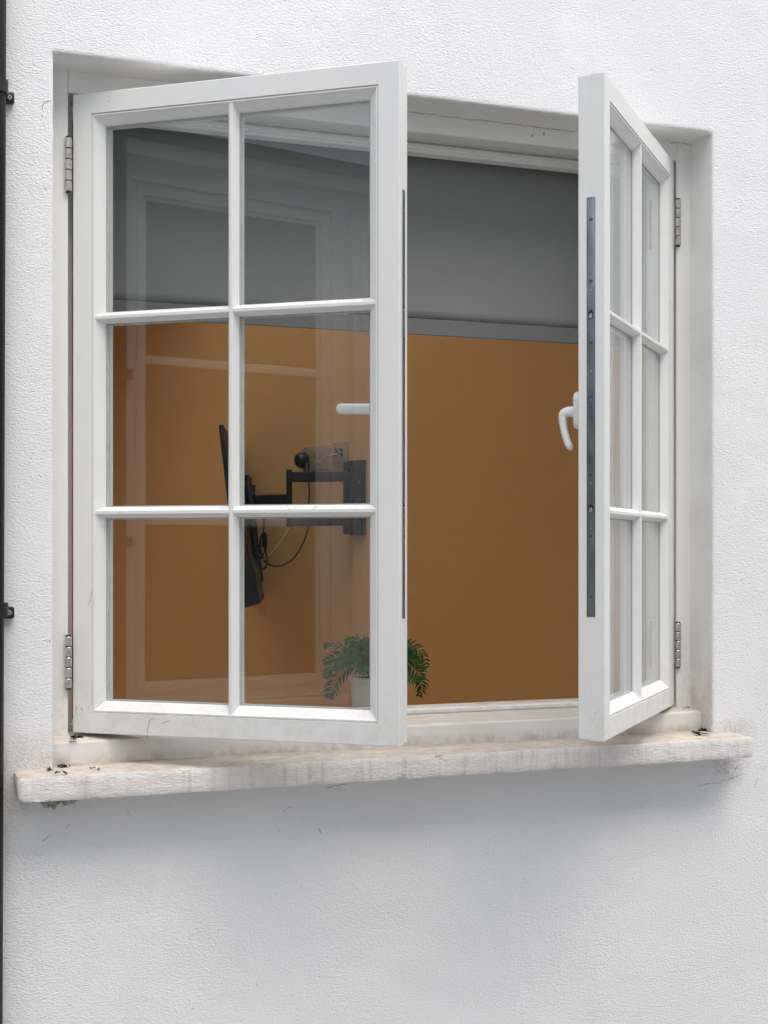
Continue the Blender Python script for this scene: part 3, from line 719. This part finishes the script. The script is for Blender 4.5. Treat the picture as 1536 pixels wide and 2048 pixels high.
tube('cable_tie_bundle', [rel(p) for p in catmull([at(527, 1066, 4.81), at(529, 1078, 4.81), at(527, 1094, 4.81)], 5)], .0085, M['black'], pc_, 10)
ac = tube('aerial_cable', catmull([at(674, 909, 4.83), at(662, 910, 4.83), at(648, 916, 4.85), at(634, 926, 4.87), at(622, 938, 4.92), at(618, 952, 4.95), at(618.5, 985, 4.95), at(614, 1010, 4.93), at(598, 1030, 4.9), at(580, 1052, 4.86), at(565, 1078, 4.84), at(545, 1103, 4.82), at(528, 1118, 4.8), at(512, 1124, 4.78)], 6), .0024, M['cable_white'])
tag(ac, 'thin white aerial cable hanging from the aerial socket to the television', 'cable')

# ------------------------------------------------------------------ fern in a pot
PC = Vector((.7350, .285, .062)); PR, PH = .0615, .134
pp = empty('potted_fern', tuple(PC), 0, 'green fern in a cream pot standing behind the left casement', 'potted plant')
bm = bmesh.new(); prof = [(0, 0), (.045, 0), (.047, .002), (.0575, PH - .012), (PR, PH - .010), (PR, PH), (PR - .005, PH), (PR - .006, PH - .012), (0, PH - .014)]
rings = []
for r, z in prof:
    rings.append([bm.verts.new((r * math.cos(2 * math.pi * k / 40), r * math.sin(2 * math.pi * k / 40), z)) for k in range(40)] if r > 0 else [bm.verts.new((0, 0, z))])
for A, B in zip(rings, rings[1:]):
    for k in range(40):
        if len(A) == 1: bm.faces.new((A[0], B[k], B[(k + 1) % 40]))
        elif len(B) == 1: bm.faces.new((A[k], A[(k + 1) % 40], B[0]))
        else: bm.faces.new((A[k], A[(k + 1) % 40], B[(k + 1) % 40], B[k]))
smooth_by_angle(from_bm('pot', bm, M['pot'], pp), 40)
bm = bmesh.new(); bmesh.ops.create_cone(bm, cap_ends=True, segments=28, radius1=PR - .007, radius2=PR - .012, depth=.008, matrix=Matrix.Translation((0, 0, PH - .008))); from_bm('soil', bm, M['soil'], pp)
random.seed(5)
VR = Vector((math.cos(PSI), -math.sin(PSI), 0)); VF = Vector((math.sin(PSI), math.cos(PSI), 0))
def frond(pts, ll, npair=20, wid=.0025):
    P = catmull(pts, 10); n = len(P); bm = bmesh.new()
    tilt = Vector((0, 0, random.uniform(.25, .7))) - VF * random.uniform(.5, 1.0) + VR * random.uniform(-.3, .3)   # blades lean to the light of the window
    # stalk
    prev = None
    for i in range(n - 1):
        frustum(bm, P[i], P[i + 1], .0012 * (1 - .7 * i / n), .0012 * (1 - .7 * (i + 1) / n), 5, False)
    for k in range(npair):
        t = .16 + .84 * (k + random.random() * .4) / npair; i = min(n - 2, int(t * (n - 1))); p = P[i].lerp(P[i + 1], t * (n - 1) - i)
        d = (P[i + 1] - P[i]).normalized(); s = d.cross(tilt)
        if s.length < .1: s = Vector((1, 0, 0))
        s.normalize(); nn = s.cross(d).normalized()
        L = ll * (math.sin(math.pi * (.12 + .83 * t)) ** .8) * random.uniform(.8, 1.15)
        for sg in (-1, 1):
            a = (d * random.uniform(.55, .85) + s * sg * random.uniform(.75, 1.0) + nn * random.uniform(-.15, .35)).normalized()
            q = a.cross(nn).normalized(); dr = Vector((0, 0, -1))
            w0 = wid * random.uniform(.85, 1.2)
            c1, c2, tip = p + a * L * .35 + nn * .001, p + a * L * .7 + dr * L * .05, p + a * L + dr * L * .18
            ve = [bm.verts.new(x) for x in (p, c1 + q * w0, c1 - nn * .0012, c1 - q * w0, c2 + q * w0 * .55, c2 - nn * .001, c2 - q * w0 * .55, tip)]
            for f in ((0, 1, 2), (0, 2, 3), (1, 4, 5, 2), (2, 5, 6, 3), (4, 7, 5), (5, 7, 6)): bm.faces.new([ve[z] for z in f])
    o = from_bm('frond', bm, M['leaf'], pp, True); return o
def fp(u, v, dy=0.0):   # a point of the plant near its own depth
    q = plane(u, v, PC + VF * dy, VF); return q - PC
shape = [   # arching fronds read off the photograph, each with its own depth
    ([(742, 1358, 0), (725, 1338, -.02), (700, 1334, -.035), (676, 1352, -.045), (663, 1378, -.05), (657, 1396, -.05)], .026),
    ([(740, 1356, .0), (720, 1322, .0), (694, 1312, .01), (668, 1316, .015), (646, 1326, .02)], .024),
    ([(745, 1354, .02), (724, 1310, .03), (694, 1295, .04), (664, 1290, .05), (646, 1293, .05)], .017),
    ([(748, 1354, .0), (738, 1312, -.01), (722, 1288, -.015), (704, 1281, -.02), (690, 1283, -.02)], .022),
    ([(752, 1354, .01), (752, 1310, .02), (742, 1284, .02), (728, 1280, .03)], .022),
    ([(744, 1356, -.03), (722, 1336, -.06), (694, 1322, -.08), (664, 1334, -.09), (650, 1356, -.09)], .024),
    ([(758, 1354, 0), (772, 1310, 0), (796, 1290, .0), (824, 1292, .01), (846, 1310, .01), (854, 1338, .01)], .020),
    ([(758, 1356, -.02), (784, 1326, -.03), (812, 1322, -.04), (836, 1346, -.05), (844, 1372, -.05), (838, 1394, -.05)], .024),
    ([(756, 1356, -.01), (782, 1330, -.02), (808, 1318, -.02), (832, 1326, -.02), (850, 1340, -.02)], .021),
    ([(758, 1354, .03), (780, 1302, .04), (806, 1288, .05), (830, 1300, .06)], .022),
    ([(756, 1358, -.03), (776, 1344, -.06), (802, 1346, -.07), (826, 1360, -.08), (850, 1352, -.08)], .018),
    ([(754, 1354, 0), (764, 1310, -.02), (774, 1286, -.03), (790, 1280, -.04)], .022),
    ([(750, 1356, -.04), (738, 1332, -.07), (728, 1330, -.1), (716, 1346, -.12)], .022),
    ([(748, 1356, .04), (730, 1312, .07), (708, 1300, .10), (686, 1312, .12)], .022),
    ([(752, 1354, .03), (742, 1304, .05), (722, 1292, .08), (700, 1298, .09)], .020),
    ([(746, 1356, -.02), (730, 1326, -.04), (708, 1314, -.05), (686, 1320, -.06), (668, 1340, -.06)], .022),
    ([(760, 1356, -.02), (790, 1320, -.04), (816, 1312, -.05), (838, 1322, -.05)], .020),
    ([(757, 1356, .02), (780, 1316, .05), (806, 1306, .08), (828, 1316, .10)], .022),
]
for pts, ll in shape: frond([fp(*q) for q in pts], ll * 1.2, 17)
for k in range(9):     # short inner fronds that fill the crown
    az = random.uniform(0, 6.28); L = random.uniform(.05, .085); hgt = random.uniform(.045, .085); o_ = Vector((math.cos(az), math.sin(az), 0))
    b0 = Vector((0, 0, PH - .012)) + o_ * .012
    frond([b0, b0 + o_ * L * .3 + Vector((0, 0, hgt * .8)), b0 + o_ * L * .7 + Vector((0, 0, hgt)), b0 + o_ * L + Vector((0, 0, hgt * .75))], .022, 12)

# ------------------------------------------------------------------ cracks, chips, litter (marks with a shape of their own)
def marks(name, mat, parent, lines, P, n, wid=.0008, seed=0):
    """thin broken ribbons lying on a surface; lines in photo pixels on the plane (P, n)"""
    random.seed(seed); bm = bmesh.new(); n = Vector(n).normalized()
    inv = parent.matrix_world.inverted() if parent is not None else Matrix()
    for ln in lines:
        wq = wid
        if len(ln) == 1: ln = ln[0]
        if isinstance(ln[0], (int, float)): wq = ln[0]; ln = ln[1]
        pts = [plane(u, v, P, n) + n * .0006 for u, v in ln]; q = []
        for a, b in zip(pts, pts[1:]):
            m_ = max(2, int((b - a).length / .004))
            for k in range(m_): q.append(a.lerp(b, k / m_) + (n.cross(b - a).normalized()) * random.gauss(0, .0009))
        q.append(pts[-1]); L = []
        for i, p in enumerate(q):
            d = (q[min(i + 1, len(q) - 1)] - q[max(i - 1, 0)]).normalized(); s = n.cross(d)
            w_ = wq * random.uniform(.35, 1.15) * (1 if 0 < i < len(q) - 1 else .2)
            L.append((bm.verts.new(inv @ (p + s * w_ / 2)), bm.verts.new(inv @ (p - s * w_ / 2))))
        for A, B in zip(L, L[1:]): bm.faces.new((A[0], B[0], B[1], A[1]))
    o = from_bm(name, bm, mat, parent); o['kind'] = 'stuff'; return o
bpy.context.view_layer.update()
marks('crack_marks', M['crack'], wall, [
    [(105, 200), (92, 204), (88, 201), (84, 212), (87, 224)], [(81, 228), (84, 232), (87, 234)], [(70, 128), (66, 131)],
    [(97, 1276), (99, 1284)], [(.0016, [(99, 1279), (98.5, 1285)])], [(106, 1425), (103, 1436)],
    [(1483, 1548), (1460, 1556), (1440, 1566), (1424, 1565), (1396, 1572)], [(1398, 1530), (1410, 1534)], [(1478, 1520), (1470, 1540), (1460, 1560)],
    [(1515, 1554), (1512, 1568), (1508, 1576)], [(1520, 1535), (1526, 1540), (1534, 1532)], [(1462, 1588), (1460, 1592)], [(1340, 1632), (1336, 1642)],
    [(700, 1565), (690, 1568), (672, 1571), (652, 1577)], [(588, 1612), (574, 1616), (564, 1625)], [(637, 1655), (644, 1671)], [(560, 1660), (557, 1662)],
    [(256, 1618), (260, 1632)], [(140, 1645), (132, 1660)], [(104, 1668), (82, 1685)], [(336, 1610), (342, 1611)], [(.0018, [(1473, 1427), (1474.5, 1429)])],
    [(446, 1962), (447, 1964)], [(512, 1966), (517, 1973)], [(290, 2002), (296, 1996)], [(380, 2020), (390, 2016)]], (0, 0, 0), (0, -1, 0), .0008, 3)
fr = bpy.data.objects['window_frame']
marks('crack_marks', M['crack'], fr, [
    [(116, 137), (160, 139), (220, 148), (300, 157), (370, 167)], [(818, 224), (900, 234), (1000, 246), (1100, 258), (1154, 264)], [(1336, 285), (1372, 287), (1381, 292), (1383, 302)],
    [(124, 1272), (138, 1271)]], (0, YF - .0008, 0), (0, -1, 0), .0009, 4)
marks('paint_chips', M['rust'], fr, [(.0035, [(1066, 270), (1062, 274)]), (.0010, [(1068, 264), (1065, 271)]), (.0055, [(1089, 264), (1086, 271)]), (.003, [(1091, 268), (1088, 271)])], (0, YF - .0010, 0), (0, -1, 0), .003, 5)
nL = (-math.sin(TH_L), -math.cos(TH_L), 0)
marks('crack_marks', M['crack'], cl, [
    [(307, 1437), (299, 1442), (296, 1455), (294, 1468)], [(320, 1443), (328, 1447), (338, 1442), (344, 1439)], [(218, 190), (219, 198)], [(218, 200), (219, 206)],
    [(184, 1178), (182, 1196), (176, 1214)], [(150, 1405), (153, 1416), (150, 1430)], [(180, 1408), (176, 1420)], [(162, 1414), (164, 1424)], [(.0014, [(290, 1470), (298, 1471)])]], (LX, LY, 0), nL, .0008, 6)
marks('crack_marks', M['crack'], cr, [[(1189, 1427), (1194, 1426)], [(1188, 1437), (1192, 1436)]], (WO - LX - LW * math.cos(TH_R), LY - LW * math.sin(TH_R), 0), (-math.cos(TH_R), -math.sin(TH_R), 0), .001, 7)
# dead leaf bits gathered on the sill and in the frame corners
def litter(name, label, spots, seed):
    random.seed(seed); bm = bmesh.new()
    for (u, v, zpl, sp, cnt, size) in spots:
        c = plane(u, v, (0, 0, zpl), (0, 0, 1))
        for k in range(cnt):
            p = c + Vector((random.gauss(0, sp), random.gauss(0, sp * .5), 0)); p.z = zpl + random.uniform(.0012, .0035)
            a = random.uniform(0, 6.28); L = size * random.uniform(.6, 2.0); w_ = L * random.uniform(.2, .55)
            d = Vector((math.cos(a), math.sin(a), random.uniform(-.1, .5))).normalized(); s = d.cross(Vector((0, 0, 1))).normalized(); nn = s.cross(d)
            q = [p - d * L, p - d * L * .2 + s * w_ + nn * .001, p + d * L + nn * .002, p - d * L * .1 - s * w_, p + nn * -.0012]
            ve = [bm.verts.new(x) for x in q]
            for f in ((0, 1, 2), (0, 2, 3), (0, 4, 1), (1, 4, 2), (2, 4, 3), (3, 4, 0)): bm.faces.new([ve[i] for i in f])
    o = from_bm(name, bm, M['litter']); tag(o, label, 'leaf litter', kind='stuff'); return o
T, B = ZB + .0005, ZB + .0460
litter('leaf_litter', 'dark dead leaf bits scattered over the sill and frame corners', [
    (130, 1535, T, .007, 14, .0045), (98, 1541, T, .005, 5, .0035), (182, 1538, T, .003, 4, .003), (112, 1548, T, .006, 3, .004), (135, 1547, T, .004, 2, .004), (195, 1541, T, .002, 2, .003),
    (154, 1477, B - .002, .005, 10, .006), (145, 1481, B - .002, .006, 3, .005), (140, 1474, B, .004, 3, .003),
    (1412, 1462, T, .006, 34, .0055), (1424, 1460, T, .004, 16, .005), (1400, 1470, T, .003, 3, .011), (1368, 1459, T, .008, 6, .0035), (1340, 1459, T, .006, 3, .003), (1396, 1466, T, .006, 4, .006), (1310, 1462, T, .008, 3, .0025),
    (1370, 1418, B - .001, .006, 6, .0025), (1356, 1415, B, .004, 4, .002), (1384, 1407, B, .005, 14, .0045), (1396, 1416, B - .002, .006, 16, .0045),
    (920, 1484, T, .008, 4, .003), (620, 1500, T, .01, 4, .003), (580, 1503, T, .012, 5, .0025), (1150, 1414, B + .004, .004, 3, .003), (830, 1424, B + .004, .008, 4, .0025)], 11)

# ------------------------------------------------------------------ the wing on the left of the courtyard (seen in the panes)
WX = -2.2
wing = empty('courtyard_wing', (WX, -3.0, GZ), 0, 'low white wing of the house mirrored in the left casement', 'building')
def wbox(name, mat, parent, x0, x1, y0, y1, z0, z1, bev=0): return box(name, mat, parent, x0, x1, y0 + 3.0, y1 + 3.0, z0 - GZ, z1 - GZ, bev)
wbox('wall', M['white_wall'], wing, -3.0, 0, -7.0, -.002, GZ - .2, 1.90)
rf = wbox('roof', M['roof'], wing, -3.2, .10, -7.2, .05 - .06, 1.955, 2.00)
wbox('eaves_board', M['white_wall'], wing, -3.1, .06, -7.1, -.004, 1.9005, 1.9545)
def wing_window(y0, y1):
    """casing flat on the wall, stepped sash, three panes tall, dark sheet behind painted as the unlit room"""
    zb, zt = -.10, 1.835
    wn_ = empty('wing_window', (WX, (y0 + y1) / 2, zb), 0, None, None)
    bpy.data.objects.remove(wn_)
    cas = None
    bm = bmesh.new()
    def fr_(a, d0, d1, e, zz0=zb, zz1=zt):
        for (q0, q1, r0, r1) in ((y0 + a, y0 + e, zz0 + a, zz1 - a), (y1 - e, y1 - a, zz0 + a, zz1 - a), (y0 + e, y1 - e, zz1 - e, zz1 - a), (y0 + e, y1 - e, zz0 + a, zz0 + e)):
            bm_box(bm, d0, d1, q0 + 3, q1 + 3, r0 - GZ, r1 - GZ)
    fr_(0, .001, .035, .022); fr_(.0225, .001, .024, .045); fr_(.0455, .001, .030, .070); fr_(.0705, .001, .018, .085)
    wi = from_bm('window', bm, M['white_wall'], wing)
    for bz in (.579, 1.165): wbox('window_bar', M['white_wall'], wi, .001, .022, y0 + .086, y1 - .086, bz - .016, bz + .016, .004)
    wbox('pane', M['wing_glass'], wi, .010, .014, y0 + .084, y1 - .084, zb + .084, zt - .084)
    wbox('room_shade_sheet', M['dark_room'], wi, .0005, .004, y0 + .084, y1 - .084, zb + .084, zt - .084)  # flat dark sheet, painted as the shade of the room within
    wbox('window_ledge', M['white_wall'], wi, .001, .07, y0 - .03, y1 + .03, zb - .05, zb - .004, .004)
for y1_ in (-.985, -1.970, -2.955): wing_window(y1_ - .905, y1_)
bm = bmesh.new(); frustum(bm, (.045, 3 - .952, 0), (.045, 3 - .952, 1.955 - GZ), .028, .028, 24); wp = from_bm('downpipe', bm, M['pipe'], wing)
for z in (1.1, .5, -.1): wbox('pipe_clip', M['pipe'], wp, .001, .076, -.995, -.915, z - .02, z + .02, .003)

# unseen house added behind the viewer, sized to cut off the low sky
nb = empty('sky_blocking_house', (1.5, -4.6, GZ), 0, 'unseen white house added behind the viewer to block the low sky', 'building')
box('wall', M['white_wall'], nb, -2.5, 8, -4, 0, -.2, 6.5); box('roof', M['roof'], nb, -2.6, 8.2, -4.2, .12, 6.5, 6.6)
